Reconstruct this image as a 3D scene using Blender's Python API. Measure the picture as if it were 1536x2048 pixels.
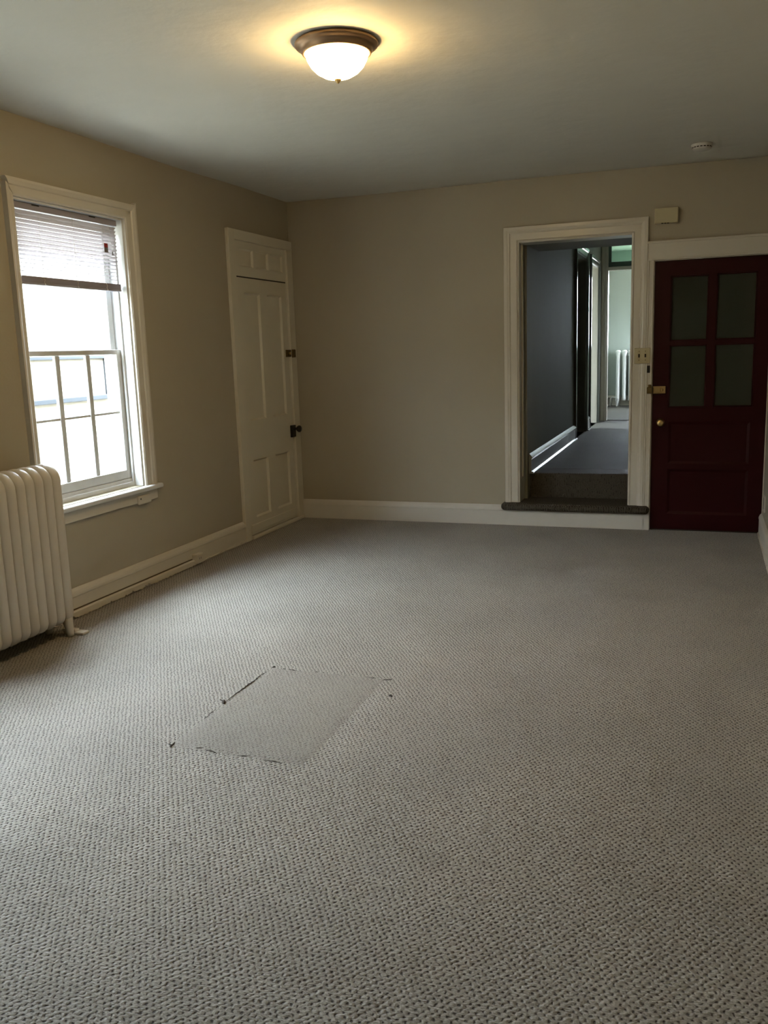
import bpy, bmesh, math, random
from mathutils import Vector, Matrix
random.seed(7)
scene = bpy.context.scene
for o in list(bpy.data.objects):
    bpy.data.objects.remove(o)

# ------------------------------------------------------------------ camera
CAM_LOC = (3.3645, -7.0507, 1.4445)
YAW, PITCH, ROLL, FPX = -0.3509, -0.1812, -0.0331, 1760.8
fw = Vector((math.sin(YAW)*math.cos(PITCH), math.cos(YAW)*math.cos(PITCH), math.sin(PITCH)))
rt = Vector((math.cos(YAW), -math.sin(YAW), 0)); up = rt.cross(fw)
r2 = rt*math.cos(ROLL)+up*math.sin(ROLL); u2 = -rt*math.sin(ROLL)+up*math.cos(ROLL)
cd = bpy.data.cameras.new('camera'); cam = bpy.data.objects.new('camera', cd)
scene.collection.objects.link(cam)
cam.matrix_world = Matrix(((r2.x, u2.x, -fw.x, CAM_LOC[0]), (r2.y, u2.y, -fw.y, CAM_LOC[1]),
                           (r2.z, u2.z, -fw.z, CAM_LOC[2]), (0, 0, 0, 1)))
cd.sensor_fit = 'VERTICAL'; cd.sensor_height = 36.0; cd.lens = FPX/2048*36.0
cd.clip_start = 0.02; cd.clip_end = 200
scene.camera = cam

# ------------------------------------------------------------------ world, exposure
SKY = 62.0
LAMP = 92.0
world = bpy.data.worlds.new('world'); scene.world = world; world.use_nodes = True
bg = world.node_tree.nodes['Background']
# overcast sky: three times brighter overhead than at the horizon
wn, wl = world.node_tree.nodes, world.node_tree.links
wtc = wn.new('ShaderNodeTexCoord'); wsp = wn.new('ShaderNodeSeparateXYZ'); wl.new(wtc.outputs['Generated'], wsp.inputs[0])
wm = wn.new('ShaderNodeMapRange'); wm.inputs['From Min'].default_value = 0.0; wm.inputs['From Max'].default_value = 1.0
wm.inputs['To Min'].default_value = SKY*0.55; wm.inputs['To Max'].default_value = SKY*1.05
wl.new(wsp.outputs['Z'], wm.inputs['Value']); wl.new(wm.outputs[0], bg.inputs[1])
bg.inputs[0].default_value = (0.78, 0.875, 0.98, 1)
vs = scene.view_settings
scene.display_settings.display_device = 'sRGB'
vs.view_transform = 'Standard'; vs.look = 'None'; vs.exposure = 0.0; vs.gamma = 1.0
vs.use_curve_mapping = False

# daylight enters only through the real window openings

# ------------------------------------------------------------------ materials
def mat(name, color, rough=0.5, metal=0.0, bump=None, spec=0.5, vary=0.0, vscale=3.0, trans=0.0, sub=None):
    m = bpy.data.materials.new(name); m.use_nodes = True
    nt = m.node_tree; N = nt.nodes; L = nt.links; b = N['Principled BSDF']
    b.inputs['Base Color'].default_value = (*color, 1)
    b.inputs['Roughness'].default_value = rough; b.inputs['Metallic'].default_value = metal
    b.inputs['Specular IOR Level'].default_value = spec
    tc = N.new('ShaderNodeTexCoord')
    if vary > 0:
        n = N.new('ShaderNodeTexNoise'); n.inputs['Scale'].default_value = vscale; n.inputs['Detail'].default_value = 4
        L.new(tc.outputs['Object'], n.inputs['Vector'])
        mr = N.new('ShaderNodeMapRange'); mr.inputs['From Min'].default_value = 0.3; mr.inputs['From Max'].default_value = 0.7
        mr.inputs['To Min'].default_value = 1-vary; mr.inputs['To Max'].default_value = 1+vary
        L.new(n.outputs['Fac'], mr.inputs['Value'])
        mx = N.new('ShaderNodeVectorMath'); mx.operation = 'SCALE'; mx.inputs[0].default_value = color
        L.new(mr.outputs['Result'], mx.inputs['Scale']); L.new(mx.outputs['Vector'], b.inputs['Base Color'])
    if bump:
        n = N.new('ShaderNodeTexNoise'); n.inputs['Scale'].default_value = bump[0]; n.inputs['Detail'].default_value = 5
        L.new(tc.outputs['Object'], n.inputs['Vector'])
        bp = N.new('ShaderNodeBump'); bp.inputs['Strength'].default_value = bump[1]; bp.inputs['Distance'].default_value = bump[2]
        L.new(n.outputs['Fac'], bp.inputs['Height']); L.new(bp.outputs['Normal'], b.inputs['Normal'])
    return m

M = {}
M['wall'] = mat('taupe_wall_paint', (0.39, 0.345, 0.25), 0.5, bump=(60, 0.15, 0.004), vary=0.03, vscale=1.5)
M['bouncewall'] = mat('bounce_wall_paint', (0.44, 0.41, 0.34), 0.5, bump=(60, 0.15, 0.004), vary=0.03, vscale=1.5)  # wall taupe lightened to bounce more light onto the left wall
M['ceiling'] = mat('ceiling_paint', (0.70, 0.69, 0.62), 0.75, bump=(9, 0.25, 0.02), vary=0.02)
M['trim'] = mat('cream_gloss_trim', (0.62, 0.58, 0.49), 0.30, bump=(25, 0.06, 0.003), vary=0.02)
M['halltrim'] = mat('shaded_gloss_hall_trim', (0.24, 0.25, 0.235), 0.17, bump=(25, 0.05, 0.003))  # white trim paint greyed, its shade put into the base colour
M['base'] = mat('white_base_paint', (0.62, 0.59, 0.52), 0.35, bump=(25, 0.12, 0.004), vary=0.03)
M['door'] = mat('cream_door_paint', (0.66, 0.62, 0.50), 0.33, bump=(30, 0.12, 0.003), vary=0.02)
M['sash'] = mat('white_sash_paint', (0.68, 0.69, 0.68), 0.4, bump=(40, 0.1, 0.003), vary=0.05, vscale=12)
M['blind'] = mat('vinyl_blind', (0.33, 0.31, 0.35), 0.45)
M['red'] = mat(spec=0.16, name='oxblood_door_paint', color=(0.026, 0.0016, 0.0032), rough=0.45, bump=(35, 0.15, 0.003))
M['radiator'] = mat('cream_radiator_enamel', (0.56, 0.52, 0.44), 0.4, bump=(18, 0.15, 0.006), vary=0.03)
M['radiator_w'] = mat('white_radiator_enamel', (0.80, 0.80, 0.77), 0.4, bump=(18, 0.15, 0.006))
M['brass'] = mat('aged_brass', (0.55, 0.40, 0.18), 0.32, 1.0)
M['old_brass'] = mat('tarnished_brass', (0.16, 0.115, 0.05), 0.45, 0.8)
M['bronze'] = mat('dark_bronze', (0.30, 0.19, 0.105), 0.42, 0.75)
M['black'] = mat('black_iron', (0.012, 0.010, 0.009), 0.35, 0.3)
M['groove'] = mat('brown_groove', (0.12, 0.095, 0.06), 0.8)
M['dark'] = mat('dark_gap', (0.02, 0.018, 0.015), 0.8)
M['ivory'] = mat('ivory_plastic', (0.50, 0.44, 0.27), 0.4)
M['plastic'] = mat('white_plastic', (0.62, 0.60, 0.55), 0.45)
M['tag'] = mat('red_tag', (0.35, 0.03, 0.03), 0.5)
M['grey_plastic'] = mat('grey_plastic', (0.18, 0.17, 0.17), 0.5)
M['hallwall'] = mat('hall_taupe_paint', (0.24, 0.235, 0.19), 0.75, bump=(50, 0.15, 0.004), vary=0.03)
M['farwall'] = mat('pale_sage_paint', (0.44, 0.49, 0.44), 0.6, bump=(50, 0.1, 0.004))
M['transom'] = mat('sage_transom_paint', (0.10, 0.15, 0.125), 0.4)
M['concrete'] = mat('yard_concrete', (0.32, 0.29, 0.235), 0.9, bump=(30, 0.3, 0.01), vary=0.1)
M['siding'] = mat('cream_siding', (0.27, 0.245, 0.20), 0.7, bump=(8, 0.2, 0.01))
M['bluegrey'] = mat('slate_frame_paint', (0.011, 0.015, 0.021), 0.5)
M['black_fiber'] = mat('seam_fibre', (0.045, 0.038, 0.03), 0.95)

def glass_mat(name, tint, ior=1.45, frost=0.0, frostcol=(0.05, 0.06, 0.05), rough=0.0):
    m = bpy.data.materials.new(name); m.use_nodes = True
    nt = m.node_tree; N = nt.nodes; L = nt.links
    for n in list(N):
        if n.type != 'OUTPUT_MATERIAL': N.remove(n)
    out = [n for n in N if n.type == 'OUTPUT_MATERIAL'][0]
    tr = N.new('ShaderNodeBsdfTransparent'); tr.inputs[0].default_value = (*tint, 1)
    gl = N.new('ShaderNodeBsdfGlossy'); gl.inputs['Roughness'].default_value = rough
    lw = N.new('ShaderNodeLayerWeight'); lw.inputs['Blend'].default_value = 0.5
    pw = N.new('ShaderNodeMath'); pw.operation = 'POWER'; pw.inputs[1].default_value = 4.5
    L.new(lw.outputs['Facing'], pw.inputs[0])
    fr = N.new('ShaderNodeMath'); fr.operation = 'MULTIPLY_ADD'; fr.inputs[1].default_value = 0.45; fr.inputs[2].default_value = 0.022
    L.new(pw.outputs[0], fr.inputs[0])
    a = tr.outputs[0]
    if frost > 0:
        df = N.new('ShaderNodeBsdfDiffuse'); df.inputs[0].default_value = (*frostcol, 1)
        mx = N.new('ShaderNodeMixShader'); mx.inputs[0].default_value = frost
        L.new(tr.outputs[0], mx.inputs[1]); L.new(df.outputs[0], mx.inputs[2]); a = mx.outputs[0]
    mx = N.new('ShaderNodeMixShader'); L.new(fr.outputs[0], mx.inputs[0])
    L.new(a, mx.inputs[1]); L.new(gl.outputs[0], mx.inputs[2]); L.new(mx.outputs[0], out.inputs[0])
    return m
M['glass'] = glass_mat('window_glass', (0.96, 0.98, 0.98))
M['door_glass'] = glass_mat('smoky_door_glass', (0.25, 0.30, 0.28), frost=0.85, frostcol=(0.050, 0.056, 0.046), rough=0.06)
M['green_glass'] = glass_mat('green_transom_glass', (0.70, 0.86, 0.78), rough=0.05)

def slat_mat():
    m = bpy.data.materials.new('translucent_slat'); m.use_nodes = True
    nt = m.node_tree; N = nt.nodes; L = nt.links; b = N['Principled BSDF']; out = N['Material Output']
    b.inputs['Base Color'].default_value = (0.66, 0.62, 0.62, 1); b.inputs['Roughness'].default_value = 0.45
    t = N.new('ShaderNodeBsdfTranslucent'); t.inputs[0].default_value = (0.75, 0.68, 0.68, 1)
    mx = N.new('ShaderNodeMixShader'); mx.inputs[0].default_value = 0.15
    L.new(b.outputs[0], mx.inputs[1]); L.new(t.outputs[0], mx.inputs[2]); L.new(mx.outputs[0], out.inputs[0])
    return m
M['slat'] = slat_mat()

def shade_mat():
    m = bpy.data.materials.new('lit_alabaster_glass'); m.use_nodes = True
    nt = m.node_tree; b = nt.nodes['Principled BSDF']
    b.inputs['Base Color'].default_value = (0.9, 0.8, 0.6, 1)
    b.inputs['Emission Color'].default_value = (1.0, 0.66, 0.27, 1)
    b.inputs['Emission Strength'].default_value = LAMP
    return m
M['shade'] = shade_mat()

def carpet_mat(name, base, dark, woven=True, px=0.019, py=0.028, spec=0.14, sheen=0.15):
    m = bpy.data.materials.new(name); m.use_nodes = True
    nt = m.node_tree; N = nt.nodes; L = nt.links; b = N['Principled BSDF']
    b.inputs['Roughness'].default_value = 0.58; b.inputs['Specular IOR Level'].default_value = spec
    try:
        b.inputs['Sheen Weight'].default_value = sheen; b.inputs['Sheen Roughness'].default_value = 0.6
    except KeyError: pass
    tc = N.new('ShaderNodeTexCoord')
    def math_(op, a, bb=None, cc=None):
        n = N.new('ShaderNodeMath'); n.operation = op
        for i, v in enumerate((a, bb, cc)):
            if v is None: continue
            if isinstance(v, (int, float)): n.inputs[i].default_value = v
            else: L.new(v, n.inputs[i])
        return n.outputs[0]
    # wander of the rows
    n1 = N.new('ShaderNodeTexNoise'); n1.inputs['Scale'].default_value = 34; n1.inputs['Detail'].default_value = 3
    L.new(tc.outputs['Object'], n1.inputs['Vector'])
    sub = N.new('ShaderNodeVectorMath'); sub.operation = 'SUBTRACT'; sub.inputs[1].default_value = (0.5, 0.5, 0.5)
    L.new(n1.outputs['Color'], sub.inputs[0])
    sc = N.new('ShaderNodeVectorMath'); sc.operation = 'SCALE'; sc.inputs['Scale'].default_value = 0.020
    L.new(sub.outputs[0], sc.inputs[0])
    add = N.new('ShaderNodeVectorMath'); add.operation = 'ADD'
    L.new(tc.outputs['Object'], add.inputs[0]); L.new(sc.outputs[0], add.inputs[1])
    sp = N.new('ShaderNodeSeparateXYZ'); L.new(add.outputs[0], sp.inputs[0])
    x = math_('MULTIPLY', sp.outputs['X'], math.pi/px); y = math_('MULTIPLY', sp.outputs['Y'], math.pi/py)
    a = math_('SINE', math_('ADD', x, y)); c = math_('SINE', math_('SUBTRACT', x, y))
    # zero of both sines = hole between the loops
    d = math_('ADD', math_('POWER', math_('ABSOLUTE', a), 1.6), math_('POWER', math_('ABSOLUTE', c), 1.6))
    nf = N.new('ShaderNodeTexNoise'); nf.inputs['Scale'].default_value = 420; nf.inputs['Detail'].default_value = 4
    nf.inputs['Roughness'].default_value = 0.7
    mp = N.new('ShaderNodeMapping'); mp.inputs['Scale'].default_value = (0.55, 1.0, 1.0); mp.inputs['Rotation'].default_value = (0, 0, 0.6)
    L.new(tc.outputs['Object'], mp.inputs[0]); L.new(mp.outputs[0], nf.inputs['Vector'])
    nm = N.new('ShaderNodeTexNoise'); nm.inputs['Scale'].default_value = 95; nm.inputs['Detail'].default_value = 3
    L.new(tc.outputs['Object'], nm.inputs['Vector'])
    jit = math_('MULTIPLY', math_('SUBTRACT', nm.outputs['Fac'], 0.5), 1.9)
    dj = math_('ADD', d, jit)
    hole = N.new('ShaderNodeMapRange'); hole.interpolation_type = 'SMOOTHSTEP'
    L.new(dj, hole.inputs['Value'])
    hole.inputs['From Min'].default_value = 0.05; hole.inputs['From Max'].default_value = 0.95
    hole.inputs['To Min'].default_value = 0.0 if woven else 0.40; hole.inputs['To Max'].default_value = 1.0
    # plump loops: height climbs from the holes to the crown of each loop
    crown = math_('POWER', math_('MULTIPLY', math_('MAXIMUM', d, 0.001), 0.5), 0.55)
    yarn = N.new('ShaderNodeTexNoise'); yarn.inputs['Scale'].default_value = 210; yarn.inputs['Detail'].default_value = 2
    mp2 = N.new('ShaderNodeMapping'); mp2.inputs['Scale'].default_value = (0.45, 1.0, 1.0); mp2.inputs['Rotation'].default_value = (0, 0, -0.5)
    L.new(tc.outputs['Object'], mp2.inputs[0]); L.new(mp2.outputs[0], yarn.inputs['Vector'])
    h = math_('MULTIPLY', crown, 1.0 if woven else 0.45)
    h = math_('ADD', h, math_('MULTIPLY', nf.outputs['Fac'], 0.30))
    h = math_('ADD', h, math_('MULTIPLY', yarn.outputs['Fac'], 0.9 if woven else 1.5))
    h = math_('ADD', h, math_('MULTIPLY', nm.outputs['Fac'], 0.5))
    bp = N.new('ShaderNodeBump'); bp.inputs['Strength'].default_value = 1.0; bp.inputs['Distance'].default_value = 0.0060
    L.new(h, bp.inputs['Height']); L.new(bp.outputs['Normal'], b.inputs['Normal'])
    # yarn colour: shade in the holes between loops is put into the colour
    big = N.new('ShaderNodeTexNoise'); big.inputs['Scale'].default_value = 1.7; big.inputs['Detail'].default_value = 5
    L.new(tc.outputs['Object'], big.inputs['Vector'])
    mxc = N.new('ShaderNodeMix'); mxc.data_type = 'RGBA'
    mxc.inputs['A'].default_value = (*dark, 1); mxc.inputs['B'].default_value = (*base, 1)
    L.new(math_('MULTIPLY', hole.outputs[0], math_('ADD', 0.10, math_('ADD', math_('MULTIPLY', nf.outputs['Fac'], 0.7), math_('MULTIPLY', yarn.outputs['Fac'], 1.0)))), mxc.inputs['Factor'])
    sc2 = N.new('ShaderNodeVectorMath'); sc2.operation = 'SCALE'
    L.new(mxc.outputs['Result'], sc2.inputs[0])
    L.new(math_('ADD', 0.74, math_('MULTIPLY', big.outputs['Fac'], 0.52)), sc2.inputs['Scale'])
    L.new(sc2.outputs[0], b.inputs['Base Color'])
    return m
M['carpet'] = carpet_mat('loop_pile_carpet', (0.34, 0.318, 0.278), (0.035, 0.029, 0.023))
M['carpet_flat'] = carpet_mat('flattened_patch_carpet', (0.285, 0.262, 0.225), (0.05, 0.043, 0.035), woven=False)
M['carpet_hall'] = carpet_mat('hall_carpet', (0.112, 0.107, 0.09), (0.05, 0.045, 0.04), spec=0.04, sheen=0.0)  # main carpet darkened to carry the hall's dimness in its colour
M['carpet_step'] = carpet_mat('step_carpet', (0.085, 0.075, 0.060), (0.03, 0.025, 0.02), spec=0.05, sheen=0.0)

# ------------------------------------------------------------------ helpers
class Pl:
    """a working plane: point(u, v, n)"""
    def __init__(s, o, eu, ev, en): s.o, s.eu, s.ev, s.en = Vector(o), Vector(eu), Vector(ev), Vector(en)
    def __call__(s, u, v, n): return s.o + s.eu*u + s.ev*v + s.en*n
LEFT = Pl((0, 0, 0), (0, 1, 0), (0, 0, 1), (1, 0, 0))       # u = Y, v = Z, n into the room
BACK = Pl((0, 0, 0), (1, 0, 0), (0, 0, 1), (0, -1, 0))      # u = X, v = Z, n into the room
WORLD = Pl((0, 0, 0), (1, 0, 0), (0, 1, 0), (0, 0, 1))
def leftat(x): return Pl((x, 0, 0), (0, 1, 0), (0, 0, 1), (1, 0, 0))
def rightat(x): return Pl((x, 0, 0), (0, 1, 0), (0, 0, 1), (-1, 0, 0))
def backat(y): return Pl((0, y, 0), (1, 0, 0), (0, 0, 1), (0, -1, 0))

def box(bm, P, u0, u1, v0, v1, n0, n1, bev=0.0, seg=2):
    t = bmesh.new()
    vs_ = [t.verts.new(P(u, v, n)) for u in (u0, u1) for v in (v0, v1) for n in (n0, n1)]
    for f in ((0, 1, 3, 2), (4, 6, 7, 5), (0, 4, 5, 1), (2, 3, 7, 6), (0, 2, 6, 4), (1, 5, 7, 3)):
        t.faces.new([vs_[i] for i in f])
    bmesh.ops.recalc_face_normals(t, faces=t.faces)
    if bev > 0: bmesh.ops.bevel(t, geom=list(t.edges), offset=bev, segments=seg, affect='EDGES', profile=0.5)
    me = bpy.data.meshes.new('t'); t.to_mesh(me); t.free(); bm.from_mesh(me); bpy.data.meshes.remove(me)

def sweep(bm, P, path, prof, closed=False):
    """prof: (offset to the left of the path in-plane, height n); mitred corners"""
    n = len(path); pts = [Vector(p) for p in path]; rings = []
    for i, p in enumerate(pts):
        d0 = (p-pts[i-1]).normalized() if (i > 0 or closed) else None
        d1 = (pts[(i+1) % n]-p).normalized() if (i < n-1 or closed) else None
        if d0 is None: d0 = d1
        if d1 is None: d1 = d0
        n0 = Vector((-d0.y, d0.x)); n1 = Vector((-d1.y, d1.x))
        m = (n0+n1).normalized(); k = 1/max(0.2, m.dot(n0))
        rings.append([bm.verts.new(P(p.x+m.x*k*o, p.y+m.y*k*o, h)) for o, h in prof])
    q = len(prof); fs = []
    for i in range(n if closed else n-1):
        A, B = rings[i], rings[(i+1) % n]
        for j in range(q): fs.append(bm.faces.new((A[j], A[(j+1) % q], B[(j+1) % q], B[j])))
    if not closed:
        fs.append(bm.faces.new(rings[0])); fs.append(bm.faces.new(rings[-1][::-1]))
    bmesh.ops.recalc_face_normals(bm, faces=fs)

def lathe(bm, o, axis, prof, seg=32, ref=None):
    """prof: (radius, distance along axis)"""
    o = Vector(o); ax = Vector(axis).normalized()
    a = ax.orthogonal().normalized(); b = ax.cross(a); rings = []
    for r, t in prof:
        if r < 1e-6: rings.append([bm.verts.new(o+ax*t)])
        else: rings.append([bm.verts.new(o+ax*t+(a*math.cos(2*math.pi*k/seg)+b*math.sin(2*math.pi*k/seg))*r) for k in range(seg)])
    fs = []
    for A, B in zip(rings, rings[1:]):
        for k in range(seg):
            k2 = (k+1) % seg
            if len(A) == 1 and len(B) == 1: continue
            if len(A) == 1: fs.append(bm.faces.new((A[0], B[k], B[k2])))
            elif len(B) == 1: fs.append(bm.faces.new((A[k], B[0], A[k2])))
            else: fs.append(bm.faces.new((A[k], B[k], B[k2], A[k2])))
    for f in fs: f.smooth = True
    bmesh.ops.recalc_face_normals(bm, faces=fs)

def tube(bm, pts, r, seg=12, caps=True, sx=1.0):
    pts = [Vector(p) for p in pts]; rings = []; prev = None
    for i, p in enumerate(pts):
        d = ((pts[i+1] if i < len(pts)-1 else p)-(pts[i-1] if i > 0 else p)).normalized()
        if prev is None: a = d.orthogonal().normalized()
        else: a = (prev-d*prev.dot(d)).normalized()
        prev = a; b = d.cross(a); rr = r[i] if isinstance(r, (list, tuple)) else r
        rings.append([bm.verts.new(p+(a*math.cos(2*math.pi*k/seg)+b*math.sin(2*math.pi*k/seg))*rr) for k in range(seg)])
    fs = []
    for A, B in zip(rings, rings[1:]):
        for k in range(seg): fs.append(bm.faces.new((A[k], A[(k+1) % seg], B[(k+1) % seg], B[k])))
    if caps: fs.append(bm.faces.new(rings[0])); fs.append(bm.faces.new(rings[-1][::-1]))
    for f in fs: f.smooth = True
    bmesh.ops.recalc_face_normals(bm, faces=fs)

def holed(bm, P, u0, u1, v0, v1, n0, n1, holes):
    """a slab with rectangular holes, closed reveals"""
    us = sorted({u0, u1, *[h[0] for h in holes], *[h[1] for h in holes]}); vv = sorted({v0, v1, *[h[2] for h in holes], *[h[3] for h in holes]})
    us = [u for u in us if u0 <= u <= u1]; vv = [v for v in vv if v0 <= v <= v1]
    inh = lambda u, v: any(h[0] < u < h[1] and h[2] < v < h[3] for h in holes)
    solid = {}
    for i in range(len(us)-1):
        for j in range(len(vv)-1):
            solid[i, j] = not inh((us[i]+us[i+1])/2, (vv[j]+vv[j+1])/2)
    cache = {}
    def V(i, j, n):
        if (i, j, n) not in cache: cache[i, j, n] = bm.verts.new(P(us[i], vv[j], n))
        return cache[i, j, n]
    fs = []
    for (i, j), s in solid.items():
        if not s: continue
        for n in (n0, n1): fs.append(bm.faces.new((V(i, j, n), V(i+1, j, n), V(i+1, j+1, n), V(i, j+1, n))))
        for (a, b), (di, dj) in (((0, 0, ), (-1, 0)),) and ((((i, j), (i, j+1)), (-1, 0)), (((i+1, j), (i+1, j+1)), (1, 0)), (((i, j), (i+1, j)), (0, -1)), (((i, j+1), (i+1, j+1)), (0, 1))):
            if not solid.get((i+di, j+dj), False):
                fs.append(bm.faces.new((V(*a, n0), V(*b, n0), V(*b, n1), V(*a, n1))))
    bmesh.ops.recalc_face_normals(bm, faces=fs)

def paneled(bm, P, u0, u1, v0, v1, n0, n1, panels, depth=0.010, bev=0.022, raised=False):
    """door slab with recessed panels whose edges slope in"""
    holed(bm, P, u0, u1, v0, v1, n0, n1, panels)
    for a, b, c, d in panels:
        m = n1-depth
        o = [(a, c), (b, c), (b, d), (a, d)]; i_ = [(a+bev, c+bev), (b-bev, c+bev), (b-bev, d-bev), (a+bev, d-bev)]
        vo = [bm.verts.new(P(x, y, n1-0.0005)) for x, y in o]; vi = [bm.verts.new(P(x, y, m)) for x, y in i_]
        vb = [bm.verts.new(P(x, y, n0)) for x, y in o]
        fs = [bm.faces.new((vo[k], vo[(k+1) % 4], vi[(k+1) % 4], vi[k])) for k in range(4)]
        fs.append(bm.faces.new(vi)); fs.append(bm.faces.new(vb[::-1]))
        fs += [bm.faces.new((vb[k], vb[(k+1) % 4], vo[(k+1) % 4], vo[k])) for k in range(4)]
        bmesh.ops.recalc_face_normals(bm, faces=fs)

def obj(name, fn, m, parent=None, smooth=False, label=None):
    bm = bmesh.new(); fn(bm)
    me = bpy.data.meshes.new(name); bm.to_mesh(me); bm.free()
    if smooth:
        for p in me.polygons: p.use_smooth = True
    me.materials.append(M[m] if isinstance(m, str) else m)
    o = bpy.data.objects.new(name, me); scene.collection.objects.link(o)
    if parent: o.parent = parent
    if label: o['label'] = label
    return o
def setorigin(o, loc):
    loc = Vector(loc); o.data.transform(Matrix.Translation(-loc)); o.location = loc; return o
def empty(name, loc=(0, 0, 0)):
    o = bpy.data.objects.new(name, None); scene.collection.objects.link(o); o.empty_display_size = 0.1
    return o
def tag(o, label, cat, group=None, kind=None):
    o['label'] = label; o['category'] = cat
    if group: o['group'] = group
    if kind: o['kind'] = kind
    return o
def st(name, fn, m, label, cat, **k): return tag(obj(name, fn, m, **k), label, cat, kind='structure')

H = 2.70; HH = 2.95; HZ = 0.39
# ================================================================== SETTING: the room
WIN = (-3.25, -2.32, 0.645, 2.285)
WIN2 = (-5.42, -4.42, 0.645, 2.10)
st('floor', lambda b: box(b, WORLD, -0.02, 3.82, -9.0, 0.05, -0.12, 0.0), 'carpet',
   'grey-brown loop pile carpet covering the main room', 'floor')
def ceiling_fn(b):
    """plaster ceiling with a slight old sag along the window side"""
    nx, ny = 24, 48; g = {}
    for i in range(nx+1):
        for j in range(ny+1):
            x = -0.1+i*3.95/nx; y = -9.1+j*9.2/ny
            s = 0.012*math.exp(-((y+1.75)/0.7)**2)*math.exp(-(x/0.9)**2) + 0.004*math.sin(x*2.1+y*1.3)
            g[i, j] = b.verts.new((x, y, H-s))
    for i in range(nx):
        for j in range(ny): b.faces.new((g[i, j], g[i, j+1], g[i+1, j+1], g[i+1, j]))
    bt = list(b.faces)
    r = bmesh.ops.extrude_face_region(b, geom=bt)
    bmesh.ops.translate(b, vec=(0, 0, 0.15), verts=[v for v in r['geom'] if isinstance(v, bmesh.types.BMVert)])
    bmesh.ops.recalc_face_normals(b, faces=b.faces)
    for f in b.faces: f.smooth = abs(f.normal.z) > 0.9
st('ceiling', ceiling_fn, 'ceiling', 'smooth off-white plaster ceiling of the main room', 'ceiling')
st('wall_left', lambda b: holed(b, LEFT, -9.2, 0.18, -0.12, H+0.1, -0.22, 0.0,
    [WIN, WIN2, (-1.0, -0.10, 0.0, 2.345)]), 'wall', 'taupe painted left wall around the window and cupboard door', 'wall')
st('wall_back', lambda b: holed(b, BACK, 0.0, 3.80, -0.12, H+0.1, -0.18, 0.0,
    [(1.955, 2.835, 0.14, 2.245), (2.975, 3.80, -0.12, 2.05)]), 'wall', 'taupe painted end wall between the corner and the hall opening', 'wall')
st('wall_right', lambda b: box(b, rightat(3.80), -9.2, 0.35, -0.12, H+0.1, -0.15, 0.0), 'bouncewall', 'right wall lightened for bounce light, beside the dark red door', 'wall')
st('wall_rear', lambda b: holed(b, backat(-9.0), -0.2, 3.95, -0.12, H+0.1, 0.0, 0.2, []), 'wall', 'taupe wall behind the camera', 'wall')

# baseboards --------------------------------------------------------
BASEP = [(0, 0), (0, 0.024), (0.118, 0.024), (0.121, 0.021), (0.124, 0.027), (0.136, 0.025), (0.150, 0.019), (0.160, 0.010), (0.165, 0.006), (0.165, 0)]
def baseboard(b, P, u0, u1, flip=False, prof=BASEP):
    # profile runs (height, depth) along u
    A = [b.verts.new(P(u0, h, d)) for h, d in prof]; B = [b.verts.new(P(u1, h, d)) for h, d in prof]
    q = len(prof); fs = [b.faces.new((A[j], A[(j+1) % q], B[(j+1) % q], B[j])) for j in range(q)]
    fs += [b.faces.new(A), b.faces.new(B[::-1])]
    bmesh.ops.recalc_face_normals(b, faces=fs)
def ragged(b, P, u0, u1, h, n0, n1, step=0.012):
    """low board whose foot is nibbled by carpet tufts"""
    u = u0; prev = None; fs = []
    while u < u1+step/2:
        lo = 0.003+0.009*random.random()+(0.014 if random.random() < 0.08 else 0)
        ring = [b.verts.new(P(min(u, u1), z, n)) for z, n in ((lo, n0), (lo, n1), (h-0.006, n1), (h, n1-0.006), (h, n0))]
        if prev:
            for k in range(5): fs.append(b.faces.new((prev[k], prev[(k+1) % 5], ring[(k+1) % 5], ring[k])))
        else: fs.append(b.faces.new(ring))
        prev = ring; u += step*random.uniform(0.7, 1.6)
    fs.append(b.faces.new(prev[::-1])); bmesh.ops.recalc_face_normals(b, faces=fs)
bl = empty('baseboard_left'); tag(bl, 'cream baseboard under the window, running to the cupboard door', 'baseboard', kind='structure')
obj('board', lambda b: baseboard(b, LEFT, -9.0, -1.085), 'trim', bl)
def rag_all(b):
    ragged(b, LEFT, -4.6, -1.86, 0.046, 0.020, 0.044)
    ragged(b, LEFT, -1.78, -1.09, 0.016, 0.020, 0.030)
obj('shoe_moulding', rag_all, 'trim', bl)
obj('dark_groove', lambda b: box(b, LEFT, -4.6, -1.86, 0.046, 0.054, 0.018, 0.0255), 'groove', bl, label='dark groove above the shoe moulding')  # dark brown strip laid on the board above the shoe
st('baseboard_back', lambda b: baseboard(b, BACK, 0.002, 1.86), 'base', 'white baseboard along the taupe end wall', 'baseboard')
st('baseboard_right', lambda b: (baseboard(b, rightat(3.80), -9.0, -0.045), ragged(b, rightat(3.80), -4.0, -0.05, 0.02, 0.02, 0.032)), 'base', 'short strip of white baseboard at the right frame edge', 'baseboard')

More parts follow.
